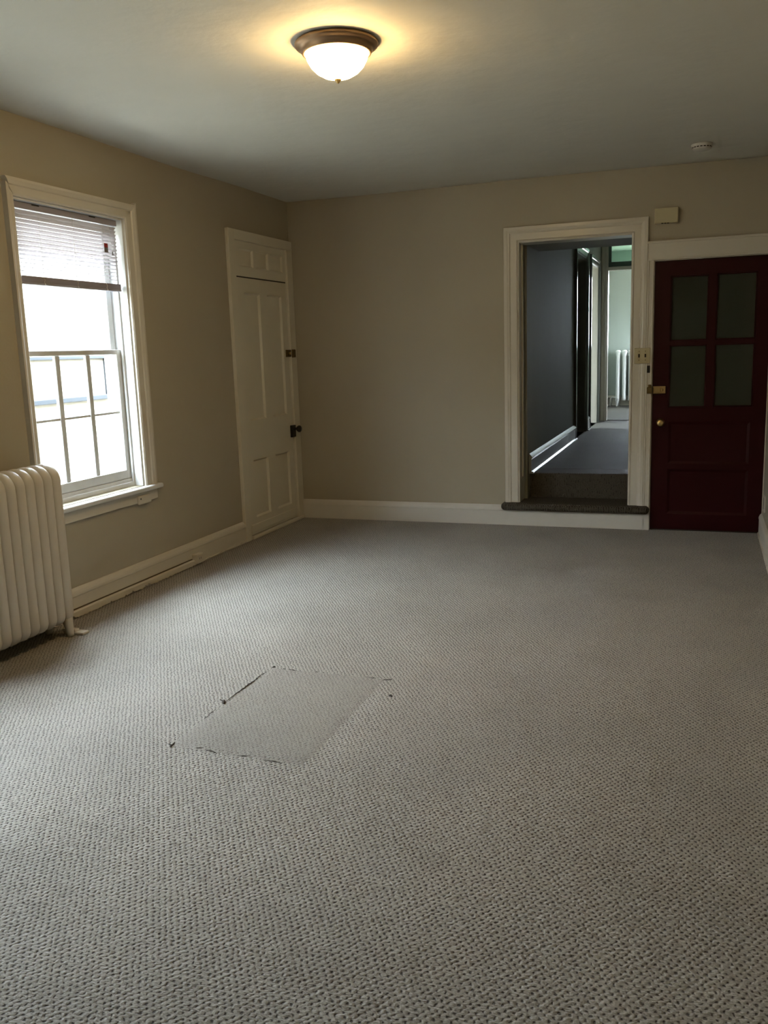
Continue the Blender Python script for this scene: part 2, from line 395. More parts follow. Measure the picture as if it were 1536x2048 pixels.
# closet door ------------------------------------------------------
d1 = empty('door_1'); tag(d1, 'narrow cream panelled cupboard door in the left corner', 'door', kind='structure')
def d1case(b):
    prof = [(0, 0.0), (0, 0.022), (0.012, 0.027), (0.060, 0.030), (0.074, 0.024), (0.080, 0.0)]
    # left jamb, head, right jamb (thin, dies into the corner)
    box(b, LEFT, -1.082, -0.992, 0.0, 2.375, 0.0, 0.030, 0.004)
    box(b, LEFT, -0.992, -0.004, 2.300, 2.375, 0.0, 0.029, 0.004)
    box(b, LEFT, -0.108, -0.003, 0.0, 2.300, 0.0, 0.028, 0.004)
    box(b, LEFT, -0.992, -0.984, 0.0, 2.300, -0.04, 0.016, 0.002)
    box(b, LEFT, -0.117, -0.108, 0.0, 2.300, -0.04, 0.014, 0.002)
obj('door_frame', d1case, 'door', d1)
obj('transom_panel', lambda b: paneled(b, LEFT, -0.984, -0.118, 2.039, 2.300, -0.03, 0.012,
    [(-0.905, -0.680, 2.112, 2.246), (-0.650, -0.422, 2.112, 2.246), (-0.392, -0.164, 2.112, 2.246)], 0.015, 0.012), 'door', d1)
leaf = obj('door_leaf', lambda b: paneled(b, LEFT, -0.981, -0.120, 0.030, 2.029, -0.03, 0.010,
    [(-0.862, -0.600, 0.935, 1.918), (-0.475, -0.215, 0.935, 1.918), (-0.862, -0.606, 0.160, 0.620), (-0.475, -0.212, 0.160, 0.620)], 0.016, 0.013), 'door', d1)
obj('leak_backing', lambda b: box(b, LEFT, -1.0, -0.10, -0.01, 2.345, -0.20, -0.06), 'dark', d1)  # unseen backing added to stop sky leaking in under the leaf
obj('kick_board', lambda b: (box(b, LEFT, -0.965, -0.135, 0.050, 0.112, 0.008, 0.020, 0.004), box(b, LEFT, -0.98, -0.02, 0.0, 0.024, 0.0, 0.040, 0.006)), 'door', d1)
obj('shadow_gap', lambda b: box(b, LEFT, -0.983, -0.119, 2.027, 2.041, -0.028, 0.0085), 'dark', d1)
hg = lambda z: (lambda b: (box(b, LEFT, -0.998, -0.974, z, z+0.085, 0.012, 0.019, 0.002), tube(b, [LEFT(-0.985, z-0.003, 0.022), LEFT(-0.985, z+0.088, 0.022)], 0.006, 10)))
obj('hinge', hg(1.80), 'door', d1); obj('hinge', hg(0.235), 'door', d1)
rk = obj('rim_lock', lambda b: box(b, LEFT, -0.172, -0.098, 0.733, 0.836, 0.008, 0.030, 0.003), 'black', d1, label='black iron lock case')
def knobfn(P, u, v, n, r):
    def f(b):
        o = P(u, v, n); lathe(b, o, P.en, [(0, 0), (r*0.55, 0), (r*0.6, 0.004), (r*0.38, 0.012), (r*0.36, 0.022), (r*0.75, 0.030), (r, 0.042), (r*0.96, 0.054), (r*0.7, 0.063), (0, 0.067)], 28)
    return f
obj('knob', knobfn(LEFT, -0.126, 0.803, 0.028, 0.030), 'black', rk)
lt = obj('latch', lambda b: (box(b, LEFT, -0.185, -0.108, 1.418, 1.478, 0.009, 0.026, 0.003), box(b, LEFT, -0.106, -0.050, 1.412, 1.480, 0.026, 0.042, 0.004)), 'old_brass', d1, label='tarnished brass slide latch')
obj('latch_knob', lambda b: lathe(b, LEFT(-0.155, 1.448, 0.026), (1, 0, 0), [(0, 0), (0.008, 0), (0.010, 0.010), (0.013, 0.016), (0, 0.02)], 16), 'brass', lt)

# window_1 ---------------------------------------------------------
def build_window(name, W, label, blown=True):
    u0, u1, v0, v1 = W
    w = empty(name); tag(w, label, 'window', kind='structure')
    def case(b):
        lw = 0.062 if name == 'window_1' else 0.11
        # path runs up the left, over the head, down the right
        def leg(width):
            return [(0, 0), (0, 0.016), (0.010, 0.022), (width*0.55, 0.022), (width*0.62, 0.028), (width*0.85, 0.034), (width, 0.032), (width, 0)]
        pL = leg(lw); pR = leg(0.105)
        z = v0-0.006
        # three separately profiled boards with butt joints tucked under the head
        def board(u_in, sgn, prof, va, vb):
            A = [b.verts.new(LEFT(u_in+sgn*o, va, n)) for o, n in prof]; B = [b.verts.new(LEFT(u_in+sgn*o, vb+o, n)) for o, n in prof]
            q = len(prof); fs = [b.faces.new((A[j], A[(j+1) % q], B[(j+1) % q], B[j])) for j in range(q)]
            fs += [b.faces.new(A), b.faces.new(B[::-1])]; bmesh.ops.recalc_face_normals(b, faces=fs)
        board(u0, -1, pL, z, v1); board(u1, 1, pR, z, v1)
        ph = leg(0.088)
        A = [b.verts.new(LEFT(u0-o*lw/0.088, v1+o, n)) for o, n in ph]; B = [b.verts.new(LEFT(u1+o*0.105/0.088, v1+o, n)) for o, n in ph]
        q = len(ph); fs = [b.faces.new((A[j], A[(j+1) % q], B[(j+1) % q], B[j])) for j in range(q)]
        fs += [b.faces.new(A), b.faces.new(B[::-1])]; bmesh.ops.recalc_face_normals(b, faces=fs)
    obj('casing', case, 'trim', w)
    def jamb(b):   # lining of the reveal with stop beads
        for a, c in ((u0, u0+0.012), (u1-0.012, u1)): box(b, LEFT, a, c, v0, v1, -0.21, 0.001, 0.002)
        box(b, LEFT, u0, u1, v1-0.012, v1, -0.21, 0.001, 0.002)
        for a, c in ((u0+0.012, u0+0.026), (u1-0.026, u1-0.012)): box(b, LEFT, a, c, v0, v1-0.012, -0.072, -0.056, 0.004)
    obj('frame', jamb, 'sash', w)
    def sill(b):
        box(b, LEFT, u0-0.10, u1+0.145 if name == 'window_1' else u1+0.10, v0-0.032, v0-0.002, -0.001, 0.052, 0.010, 3)
        box(b, LEFT, u0, u1, v0-0.030, v0-0.001, -0.21, 0.0, 0.002)
        box(b, LEFT, u0+0.012, u1-0.012, v0-0.004, v0+0.030, -0.21, -0.058, 0.006)
        box(b, LEFT, u0+0.012, u1-0.012, v0+0.024, v0+0.050, -0.21, -0.070, 0.005)
    obj('sill', sill, 'sash', w)
    obj('apron', lambda b: box(b, LEFT, u0-0.08, u1+0.115, v0-0.100, v0-0.034, 0.0, 0.020, 0.004), 'trim', w)
    if name == 'window_1':
        br = obj('bracket', lambda b: (box(b, LEFT, -2.435, -2.300, 0.535, 0.592, 0.018, 0.036, 0.008)), 'trim', w)
        obj('bracket_hole', lambda b: lathe(b, LEFT(-2.415, 0.572, 0.0355), (1, 0, 0), [(0, 0.001), (0.006, 0.001), (0.006, -0.004)], 14), 'dark', br)
    def sash_fn(n0, n1, a, c, z0, z1, top, bot, cols):
        def f(b):
            s = 0.050
            box(b, LEFT, a, a+s, z0, z1, n0, n1, 0.004); box(b, LEFT, c-s, c, z0, z1, n0, n1, 0.004)
            box(b, LEFT, a+s-.002, c-s+.002, z1-top, z1, n0, n1, 0.004); box(b, LEFT, a+s-.002, c-s+.002, z0, z0+bot, n0, n1, 0.004)
            if cols:
                wd = (c-s-a-s)/3
                for k in (1, 2): box(b, LEFT, a+s+wd*k-0.019, a+s+wd*k+0.019, z0+bot, z1-top, n0+0.008, n1-0.008, 0.004)
                zm = (z0+bot+z1-top)/2+0.004
                box(b, LEFT, a+s, c-s, zm-0.008, zm+0.008, n0+0.010, n1-0.012, 0.004)
        return f
    a, c = u0+0.014, u1-0.014
    lo = obj('lower_sash', sash_fn(-0.112, -0.076, a, c, v0+0.052, 1.505, 0.030, 0.056, True), 'sash', w)
    wd = (c-0.05-a-0.05)/3
    zz = [v0+0.108, 1.117, 1.475]
    for k in range(3):
        for j in range(2):
            obj('pane', lambda b, k=k, j=j: box(b, LEFT, a+0.05+wd*k, a+0.05+wd*(k+1), zz[j], zz[j+1], -0.096, -0.093), 'glass', lo)
    up_ = obj('upper_sash', sash_fn(-0.150, -0.116, a, c, 1.478, v1-0.014, 0.045, 0.030, False), 'sash', w)
    obj('pane', lambda b: box(b, LEFT, a+0.05, c-0.05, 1.508, v1-0.059, -0.134, -0.131), 'glass', up_)
    return w
build_window('window_1', WIN, 'white double-hung sash window with a half-raised blind in the left wall')
build_window('window_2', WIN2, 'second sash window further along the left wall outside the frame')
# blind ------------------------------------------------------------
bd = empty('venetian_blind'); tag(bd, 'white venetian blind drawn halfway up, hanging in the left window', 'blind')
BX = -0.040; BY0, BY1 = -3.222, -2.346
obj('headrail', lambda b: box(b, LEFT, BY0, BY1, 2.238, 2.272, BX-0.014, BX+0.014, 0.003), 'blind', bd)
for k, yy in enumerate((-3.045, -2.575)):
    obj('clip', lambda b, yy=yy: box(b, LEFT, yy-0.028, yy+0.028, 2.263, 2.270, BX+0.0130, BX+0.0155, 0.001), 'dark', bd, label='dark cord lock slot')
z = 2.222
while z > 1.912:
    def sl(b, z=z):
        # gently crowned slat, tipped a little
        n = 6; A = []; B = []
        for i in range(n+1):
            t = i/n-0.5; al = math.radians(38 if z > 2.07 else 38*max(0.05, 1-(2.07-z)/0.10)); dn = t*0.026*math.cos(al); dz = t*0.026*math.sin(al) + 0.0022*(1-4*t*t)
            A.append(b.verts.new(LEFT(BY0+0.004, z+dz, BX+dn))); B.append(b.verts.new(LEFT(BY1-0.004, z+dz, BX+dn)))
        for i in range(n): f = b.faces.new((A[i], A[i+1], B[i+1], B[i])); f.smooth = True
        r = bmesh.ops.solidify(b, geom=list(b.faces), thickness=0.0006)
    obj('slat', sl, 'slat', bd)
    z -= 0.0215
def stack(b):
    for i in range(11): box(b, LEFT, BY0+0.003, BY1-0.003, 1.866+i*0.0028, 1.8687+i*0.0028, BX-0.0125, BX+0.0125, 0.0006, 1)
obj('slat_stack', stack, 'blind', bd)
obj('bottom_rail', lambda b: box(b, LEFT, BY0+0.002, BY1-0.002, 1.852, 1.866, BX-0.014, BX+0.014, 0.003), 'blind', bd)
for yy in (-3.03, -2.755, -2.49):
    obj('ladder_cord', lambda b, yy=yy: (tube(b, [LEFT(yy, 2.24, BX+0.0135), LEFT(yy, 1.895, BX+0.0135)], 0.0008, 6), tube(b, [LEFT(yy-0.006, 1.897, BX+0.014), LEFT(yy+0.003, 1.882, BX+0.017), LEFT(yy-0.004, 1.870, BX+0.0165), LEFT(yy+0.006, 1.855, BX+0.0165)], 0.0016, 8)), 'plastic', bd)
obj('pull_cord', lambda b: tube(b, [LEFT(-2.43, 2.24, BX+0.018), LEFT(-2.427, 2.16, BX+0.020), LEFT(-2.415, 2.085, BX+0.020)], 0.0011, 6), 'plastic', bd)
obj('cord_tassel', lambda b: lathe(b, LEFT(-2.415, 2.062, BX+0.020), (0, 0, 1), [(0, 0), (0.006, 0.002), (0.004, 0.016), (0.002, 0.024), (0, 0.024)], 12), 'grey_plastic', bd)
tg = obj('warning_tag', lambda b: box(b, LEFT, -2.486, -2.452, 2.075, 2.118, BX+0.015, BX+0.0165, 0.0005, 1), 'grey_plastic', bd, label='small grey tag')
obj('tag_header', lambda b: box(b, LEFT, -2.486, -2.452, 2.104, 2.128, BX+0.0155, BX+0.0175, 0.0005, 1), 'tag', tg, label='red band of the tag')

# hall opening casing ----------------------------------------------
CP = lambda w_, t=0.026: [(0, 0), (0, t*0.55), (w_*0.07, t*0.62), (w_*0.10, t*0.85), (w_*0.16, t*0.62), (w_*0.55, t*0.66), (w_*0.62, t*0.95), (w_*0.70, t*1.0), (w_*0.78, t*1.15), (w_*0.97, t*1.15), (w_, t*0.9), (w_, 0)]
t1 = empty('trim_1'); tag(t1, 'cream moulded casing around the opening to the hall', 'door frame', kind='structure')
def oc(b):
    # inner edge path clockwise so that left = outward
    sweep(b, BACK, [(2.825, 0.185), (2.825, 2.236), (1.972, 2.236), (1.972, 0.185)][::-1], CP(0.116), False)
def oc_right_fix(b):
    pass
def flipoff(path): return path
obj('casing', oc, 'trim', t1)
def ocj(b):
    for a, c in ((1.955, 1.975), (2.822, 2.836)): box(b, BACK, a, c, 0.185, 2.245, -0.182, 0.004, 0.002)
    box(b, BACK, 1.975, 2.822, 2.232, 2.246, -0.182, 0.004, 0.002)
    box(b, BACK, 1.975, 1.985, 0.39, 2.232, -0.12, -0.08, 0.002)
obj('jamb', ocj, 'trim', t1)

# dark red entrance door -------------------------------------------
d2 = empty('door_2'); tag(d2, 'dark red entrance door with four glass panes', 'door', kind='structure')
def d2case(b):
    box(b, BACK, 2.930, 2.988, 0.0, 2.035, 0.0, 0.024, 0.003)
    box(b, BACK, 2.940, 2.952, 0.0, 2.035, 0.018, 0.030, 0.003)
    box(b, BACK, 2.968, 2.986, 0.0, 2.035, 0.018, 0.029, 0.003)
    box(b, BACK, 2.930, 3.798, 2.035, 2.172, 0.0, 0.024, 0.003)
    box(b, BACK, 2.930, 3.798, 2.156, 2.174, 0.0, 0.032, 0.004)
    box(b, BACK, 2.972, 3.798, 2.037, 2.050, 0.018, 0.030, 0.003)
    box(b, BACK, 2.975, 2.992, 0.0, 2.035, -0.17, 0.004, 0.002)
    box(b, BACK, 2.975, 3.80, 2.030, 2.048, -0.17, 0.004, 0.002)
obj('door_frame', d2case, 'trim', d2)
panes = [(3.107, 3.373, 0.947, 1.414), (3.107, 3.373, 1.443, 1.918), (3.426, 3.700, 0.950, 1.414), (3.426, 3.700, 1.443, 1.920)]
def leaf2(b):
    holed(b, BACK, 2.993, 3.796, 0.008, 2.027, -0.045, -0.002, panes)
    # two recessed lower panels are cut as sloping insets
lowp = [(3.115, 3.690, 0.520, 0.838), (3.115, 3.690, 0.130, 0.478)]
def leaf2b(b):
    paneled(b, BACK, 2.993, 3.796, 0.008, 0.900, -0.045, -0.002, lowp, 0.010, 0.020)
    holed(b, BACK, 2.993, 3.796, 0.900, 2.027, -0.045, -0.002, panes)
    for a, c, e, f in panes:      # glazing beads
        for q in ((a, c, e, e+0.010), (a, c, f-0.010, f), (a, a+0.010, e, f), (c-0.010, c, e, f)): box(b, BACK, *q, -0.020, -0.008, 0.002)
lf2 = obj('door_leaf', leaf2b, 'red', d2)
for q in panes: obj('pane', lambda b, q=q: box(b, BACK, *q, -0.028, -0.024), 'door_glass', lf2)
obj('knob', lambda b: lathe(b, BACK(3.056, 0.836, -0.003), (0, -1, 0), [(0, 0), (0.030, 0), (0.031, 0.003), (0.014, 0.008), (0.012, 0.026), (0.020, 0.033), (0.027, 0.044), (0.026, 0.054), (0.018, 0.060), (0, 0.062)], 32), 'brass', lf2, label='round brass knob')
dl = obj('deadbolt', lambda b: (box(b, BACK, 2.996, 3.088, 1.056, 1.112, -0.003, 0.026, 0.004), box(b, BACK, 3.000, 3.050, 1.064, 1.104, 0.024, 0.031, 0.003), ), 'brass', lf2, label='brass surface deadbolt')
obj('thumb_turn', lambda b: (lathe(b, BACK(3.062, 1.084, 0.026), (0, -1, 0), [(0, 0), (0.011, 0), (0.011, 0.005), (0, 0.006)], 20), box(b, BACK, 3.059, 3.065, 1.070, 1.098, 0.03, 0.042, 0.002)), 'brass', dl)
obj('strike_keeper', lambda b: (box(b, BACK, 2.953, 2.992, 1.058, 1.106, 0.024, 0.050, 0.004), box(b, BACK, 2.962, 2.984, 1.104, 1.126, 0.024, 0.038, 0.004)), 'old_brass', d2, label='dark tarnished keeper on the frame')
obj('door_stop', lambda b: box(b, BACK, 2.99, 3.80, -0.0, 0.008, -0.05, 0.004, 0.002), 'dark', d2)
obj('right_casing', lambda b: box(b, rightat(3.80), -0.045, 0.0, 0.0, 2.05, 0.0, 0.006, 0.002), 'trim', d2)
# closed dark vestibule behind the entrance door
st('wall_vestibule', lambda b: (box(b, BACK, 2.96, 3.95, -0.12, 2.3, -1.3, -1.2), box(b, leftat(3.80), 0.18, 1.3, -0.12, 2.3, 0, 0.1), box(b, WORLD, 3.02, 3.9, 0.18, 1.3, 2.2, 2.3), box(b, WORLD, 3.02, 3.9, 0.18, 1.3, -0.12, -0.001)), 'hallwall', 'dim vestibule behind the glass of the dark red door', 'wall')

# ---- steps up to the hall
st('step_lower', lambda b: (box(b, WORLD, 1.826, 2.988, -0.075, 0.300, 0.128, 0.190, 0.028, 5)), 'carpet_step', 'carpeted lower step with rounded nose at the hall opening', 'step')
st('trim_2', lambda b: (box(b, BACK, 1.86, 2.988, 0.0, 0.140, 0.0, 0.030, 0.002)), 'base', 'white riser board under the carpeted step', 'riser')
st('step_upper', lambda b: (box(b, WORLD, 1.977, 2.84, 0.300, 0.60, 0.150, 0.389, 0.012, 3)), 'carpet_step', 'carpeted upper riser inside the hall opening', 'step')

# ================================================================== the hall beyond
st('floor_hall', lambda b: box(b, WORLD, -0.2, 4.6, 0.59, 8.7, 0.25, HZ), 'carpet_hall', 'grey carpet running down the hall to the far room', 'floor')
st('ceiling_hall', lambda b: box(b, WORLD, -0.2, 4.6, 0.18, 8.9, HH, HH+0.1), 'ceiling', 'hall ceiling beyond the lowered soffit', 'ceiling')
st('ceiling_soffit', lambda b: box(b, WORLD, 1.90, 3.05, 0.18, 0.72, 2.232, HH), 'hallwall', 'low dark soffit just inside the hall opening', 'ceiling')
HL = leftat(2.0)
DA = (3.06, 3.93, HZ, HZ+2.06); DB = (4.37, 5.17, HZ, HZ+2.04)
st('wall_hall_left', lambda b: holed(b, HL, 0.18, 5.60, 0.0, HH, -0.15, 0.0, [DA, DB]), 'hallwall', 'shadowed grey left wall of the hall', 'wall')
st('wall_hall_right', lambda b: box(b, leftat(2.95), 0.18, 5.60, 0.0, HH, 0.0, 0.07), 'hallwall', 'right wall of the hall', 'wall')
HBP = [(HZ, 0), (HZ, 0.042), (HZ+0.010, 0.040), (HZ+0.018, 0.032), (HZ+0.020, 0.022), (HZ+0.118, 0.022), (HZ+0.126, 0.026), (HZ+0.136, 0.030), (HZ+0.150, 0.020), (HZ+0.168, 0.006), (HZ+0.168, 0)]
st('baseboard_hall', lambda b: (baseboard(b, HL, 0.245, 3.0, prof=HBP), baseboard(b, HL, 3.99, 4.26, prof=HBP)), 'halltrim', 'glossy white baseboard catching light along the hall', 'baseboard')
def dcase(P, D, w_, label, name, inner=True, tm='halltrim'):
    t = empty(name); tag(t, label, 'door frame', kind='structure')
    u0, u1, v0, v1 = D
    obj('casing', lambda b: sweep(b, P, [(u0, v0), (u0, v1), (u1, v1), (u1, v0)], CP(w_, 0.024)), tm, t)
    def jm(b):
        box(b, P, u0-0.002, u0+0.014, v0, v1, -0.152, 0.003, 0.002); box(b, P, u1-0.014, u1+0.002, v0, v1, -0.152, 0.003, 0.002)
        box(b, P, u0, u1, v1-0.014, v1+0.002, -0.152, 0.003, 0.002)
    obj('jamb', jm, 'trim' if inner else 'hallwall', t)
    return t
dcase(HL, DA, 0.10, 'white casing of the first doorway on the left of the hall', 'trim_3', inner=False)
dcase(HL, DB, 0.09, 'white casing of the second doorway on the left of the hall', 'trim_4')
d3 = obj('door_3', lambda b: paneled(b, HL, 3.07, 3.92, HZ+0.01, HZ+2.04, -0.150, -0.115, [(3.17, 3.45, HZ+0.95, HZ+1.9), (3.54, 3.82, HZ+0.95, HZ+1.9), (3.17, 3.45, HZ+0.15, HZ+0.75), (3.54, 3.82, HZ+0.15, HZ+0.75)], 0.01, 0.02), 'hallwall')
tag(d3, 'closed dim door in the first hall doorway', 'door', kind='structure')
# side room lighting the second doorway
st('wall_side_room', lambda b: (holed(b, leftat(0.0), 3.95, 5.75, 0.0, HH, 0.0, 0.12, [(4.25, 5.35, 0.8, 2.7)]), box(b, WORLD, 0.0, 1.85, 3.95, 4.05, 0.0, HH), box(b, WORLD, 0.0, 1.85, 5.62, 5.75, 0.0, HH)), 'farwall', 'pale side room opening off the hall', 'wall')
# hall end wall with transom doorway
HE = backat(5.50)
DE = (2.085, 2.88, HZ, 2.86)
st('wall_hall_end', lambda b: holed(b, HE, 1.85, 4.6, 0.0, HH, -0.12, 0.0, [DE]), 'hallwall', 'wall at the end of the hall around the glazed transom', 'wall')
te = empty('trim_5'); tag(te, 'pale casing and bar of the far doorway under its transom', 'door frame', kind='structure')
obj('casing', lambda b: (sweep(b, HE, [(2.085, HZ), (2.085, 2.86), (2.88, 2.86), (2.88, HZ)], CP(0.075, 0.024)),), 'trim', te)
obj('jamb', lambda b: (box(b, HE, 2.083, 2.098, HZ, 2.86, -0.122, 0.003, 0.002), box(b, HE, 2.868, 2.882, HZ, 2.86, -0.122, 0.003, 0.002), box(b, HE, 2.098, 2.868, 2.405, 2.450, -0.122, 0.004, 0.003)), 'trim', te)
tw = obj('transom_window', lambda b: (box(b, HE, 2.098, 2.868, 2.450, 2.515, -0.06, -0.02, 0.003), box(b, HE, 2.098, 2.135, 2.515, 2.86, -0.06, -0.02, 0.003), box(b, HE, 2.83, 2.868, 2.515, 2.86, -0.06, -0.02, 0.003)), 'transom', te, label='dark sage transom sash')
obj('pane', lambda b: box(b, HE, 2.135, 2.83, 2.515, 2.86, -0.042, -0.038), 'green_glass', tw)
# far room
st('wall_far_left', lambda b: box(b, leftat(1.78), 5.62, 8.75, 0.0, HH, -0.1, 0.0), 'farwall', 'left wall of the far room', 'wall')
st('wall_far_right', lambda b: holed(b, leftat(4.40), 5.62, 8.75, 0.0, HH, 0.0, 0.1, [(7.0, 7.6, 0.9, 2.1)]), 'farwall', 'right wall of the far room', 'wall')
FE = backat(8.60)
st('wall_far_end', lambda b: holed(b, FE, 1.60, 4.6, 0.0, HH, -0.15, 0.0, [(2.26, 2.95, HZ+0.98, 2.60)]), 'farwall', 'pale wall behind the white radiator in the far room', 'wall')
st('baseboard_far', lambda b: (baseboard(b, FE, 1.78, 4.4, prof=HBP), baseboard(b, leftat(1.78), 5.62, 8.6, prof=HBP)), 'trim', 'white baseboard in the far room', 'baseboard')
w4 = empty('window_3'); tag(w4, 'daylit window of the far room hidden by the hall casing', 'window', kind='structure')
obj('sash', lambda b: [box(b, FE, *q, -0.11, -0.06, 0.003) for q in ((2.26, 2.31, 1.37, 2.60), (2.90, 2.95, 1.37, 2.60), (2.31, 2.90, 1.37, 1.42), (2.31, 2.90, 2.55, 2.60), (2.31, 2.90, 1.98, 2.03))] and None, 'sash', w4)

# ================================================================== THINGS
# main radiator ----------------------------------------------------
def rad_section(b, y, z0=0.075, z1=0.925, x0=0.055, x1=0.245, t=0.0315, foot=False):
    """one cast section: closed rounded loop seen from the side, fat tube edge"""
    n = 14; r = 0.088; pts = []
    for k in range(n+1): a = math.pi*k/n/2; pts.append((x1-r+r*math.sin(math.pi/2-a), z1-r+r*math.sin(a)))
    for k in range(n+1): a = math.pi*k/n/2; pts.append((x0+r-r*math.sin(a), z1-r+r*math.cos(a)))
    rb = 0.055
    for k in range(n+1): a = math.pi*k/n/2; pts.append((x0+rb-rb*math.cos(a), z0+rb-rb*math.sin(a)))
    for k in range(n+1): a = math.pi*k/n/2; pts.append((x1-rb+rb*math.sin(a), z0+rb-rb*math.cos(a)))
    # rounded slab: rings across the thickness, swollen like a tube
    cx = (x0+x1)/2; cz = (z0+z1)/2
    rings = []; m = 9
    for i in range(m+1):
        a = -math.pi/2+math.pi*i/m; off = (1-math.cos(a))*t*0.80; yy = y+math.sin(a)*t
        ring = []
        for (px_, pz_) in pts:
            # move inward along approximate normal
            dx = max(-1, min(1, (px_-cx)/((x1-x0)/2))); dz = 0
            if pz_ > z1-r: dz = (pz_-(z1-r))/r
            elif pz_ < z0+rb: dz = (pz_-(z0+rb))/rb
            l = math.hypot(dx if abs(dz) < 1e-6 or True else 0, dz) or 1
            ring.append(b.verts.new((px_-dx/l*off, yy, pz_-dz/l*off)))
        rings.append(ring)
    fs = []
    q = len(pts)
    for A, B in zip(rings, rings[1:]):
        for k in range(q): f = b.faces.new((A[k], A[(k+1) % q], B[(k+1) % q], B[k])); f.smooth = True; fs.append(f)
    fs.append(b.faces.new(rings[0])); fs.append(b.faces.new(rings[-1][::-1]))
    if foot:
        for fx in (x1-0.028, x0+0.030):
            s = 1 if fx > cx else -1
            tube(b, [(fx-0.012*s, y, 0.13), (fx-0.004*s, y, 0.07), (fx+0.004*s, y, 0.02), (fx+0.007*s, y, 0.0)], [0.034, 0.026, 0.019, 0.017], 14)
    bmesh.ops.recalc_face_normals(b, faces=fs)
rad = empty('radiator'); tag(rad, 'large cream cast iron radiator with rounded sections under the left window', 'radiator')
NS = 14; PITCH_R = 0.0645
for i in range(NS):
    y = -3.392-i*PITCH_R
    so = obj('section', lambda b, i=i: rad_section(b, 0.0, foot=(i in (0, NS-1))), 'radiator', rad)
    so.location = (0, y, 0)
for zz_ in (0.16, 0.83): obj('hub', lambda b, zz_=zz_: tube(b, [(0.15, -3.36, zz_), (0.15, -3.392-NS*PITCH_R+0.03, zz_)], 0.03, 16), 'radiator', rad)
obj('end_plug', lambda b: (lathe(b, (0.15, -3.375, 0.16), (0, 1, 0), [(0, 0), (0.030, 0), (0.030, 0.018), (0.017, 0.020), (0.017, 0.032), (0, 0.033)], 8),), 'radiator', rad)
obj('foot_shim', lambda b: (box(b, WORLD, 0.205, 0.285, -3.372, -3.318, 0.0, 0.016, 0.005), box(b, WORLD, 0.150, 0.235, -3.370, -3.335, 0.014, 0.030, 0.005)), 'radiator', rad)
obj('valve_stub', lambda b: (tube(b, [(0.115, -3.36, 0.105), (0.135, -3.335, 0.075), (0.150, -3.322, 0.055)], [0.020, 0.017, 0.022], 12),), 'radiator', rad)

# far radiator -----------------------------------------------------
rf = empty('radiator'); tag(rf, 'white column radiator against the pale wall of the far room', 'radiator')
for i in range(7):
    def fs_(b, i=i):
        for yy in (0.0, 0.07, 0.14):
            tube(b, [(0, yy, 0.10), (0, yy, 0.16), (0, yy, 0.84), (0, yy, 0.905)], [0.036, 0.030, 0.030, 0.040], 14)
        lathe(b, (0, 0, 0.895), (0, 0, 1), [(0.040, 0), (0.043, 0.015), (0.034, 0.035), (0, 0.042)], 16)
        box(b, WORLD, -0.034, 0.034, -0.01, 0.15, 0.83, 0.925, 0.012, 2); box(b, WORLD, -0.032, 0.032, -0.01, 0.15, 0.10, 0.155, 0.012, 2)
        if i in (0, 6): tube(b, [(0, 0, 0.14), (-0.004, 0, 0.06), (-0.012, -0.006, 0.0)], [0.034, 0.020, 0.014], 12); tube(b, [(0, 0.14, 0.14), (0, 0.145, 0.0)], [0.03, 0.015], 12)
    o = obj('column', fs_, 'radiator_w', rf); o.location = (1.985+i*0.102, 8.37, HZ)
obj('valve', lambda b: tube(b, [(1.965, 8.42, HZ+0.14), (1.90, 8.42, HZ+0.15), (1.875, 8.42, HZ+0.13), (1.868, 8.42, HZ)], 0.016, 12), 'radiator_w', rf)

# ceiling light ----------------------------------------------------
cl = empty('ceiling_light'); tag(cl, 'lit flush dome ceiling light with bronze rim and frosted bowl', 'ceiling light')
LX, LY = 1.893, -3.415
obj('pan', lambda b: lathe(b, (LX, LY, H+0.002), (0, 0, -1), [(0, 0.0), (0.164, 0.0), (0.171, 0.005), (0.173, 0.012), (0.170, 0.019), (0.160, 0.024), (0.152, 0.029), (0.146, 0.038), (0.143, 0.046), (0.138, 0.049), (0.132, 0.047), (0.131, 0.036)], 64), 'bronze', cl)
obj('shade', lambda b: lathe(b, (LX, LY, H), (0, 0, -1), [(0.130, 0.040), (0.1305, 0.048), (0.124, 0.068), (0.110, 0.092), (0.088, 0.114), (0.060, 0.130), (0.030, 0.139), (0.0, 0.142)], 64), 'shade', cl, label='glowing frosted glass bowl')
obj('finial', lambda b: lathe(b, (LX, LY, H-0.140), (0, 0, -1), [(0, 0), (0.013, 0.0), (0.015, 0.004), (0.010, 0.009), (0.008, 0.013), (0.004, 0.018), (0, 0.019)], 24), 'brass', cl)

# smoke detector ---------------------------------------------------
sd = empty('smoke_detector'); tag(sd, 'white round smoke detector on the ceiling above the dark red door', 'smoke detector')
SX, SY = 3.300, -0.62
obj('body', lambda b: lathe(b, (SX, SY, H+0.001), (0, 0, -1), [(0, 0), (0.066, 0.0), (0.067, 0.010), (0.062, 0.014), (0.060, 0.030), (0.050, 0.038), (0, 0.040)], 40), 'plastic', sd)
def slots(b):
    for k in range(18):
        a0 = 2*math.pi*k/18; a1 = a0+0.24
        P_ = [Vector((SX+math.cos(a)*r, SY+math.sin(a)*r, H-z)) for a, r, z in ((a0, 0.0618, 0.019), (a1, 0.0618, 0.019), (a1, 0.0612, 0.025), (a0, 0.0612, 0.025))]
        b.faces.new([b.verts.new(p) for p in P_])
    bmesh.ops.solidify(b, geom=list(b.faces), thickness=0.001)
obj('vents', slots, 'dark', sd)

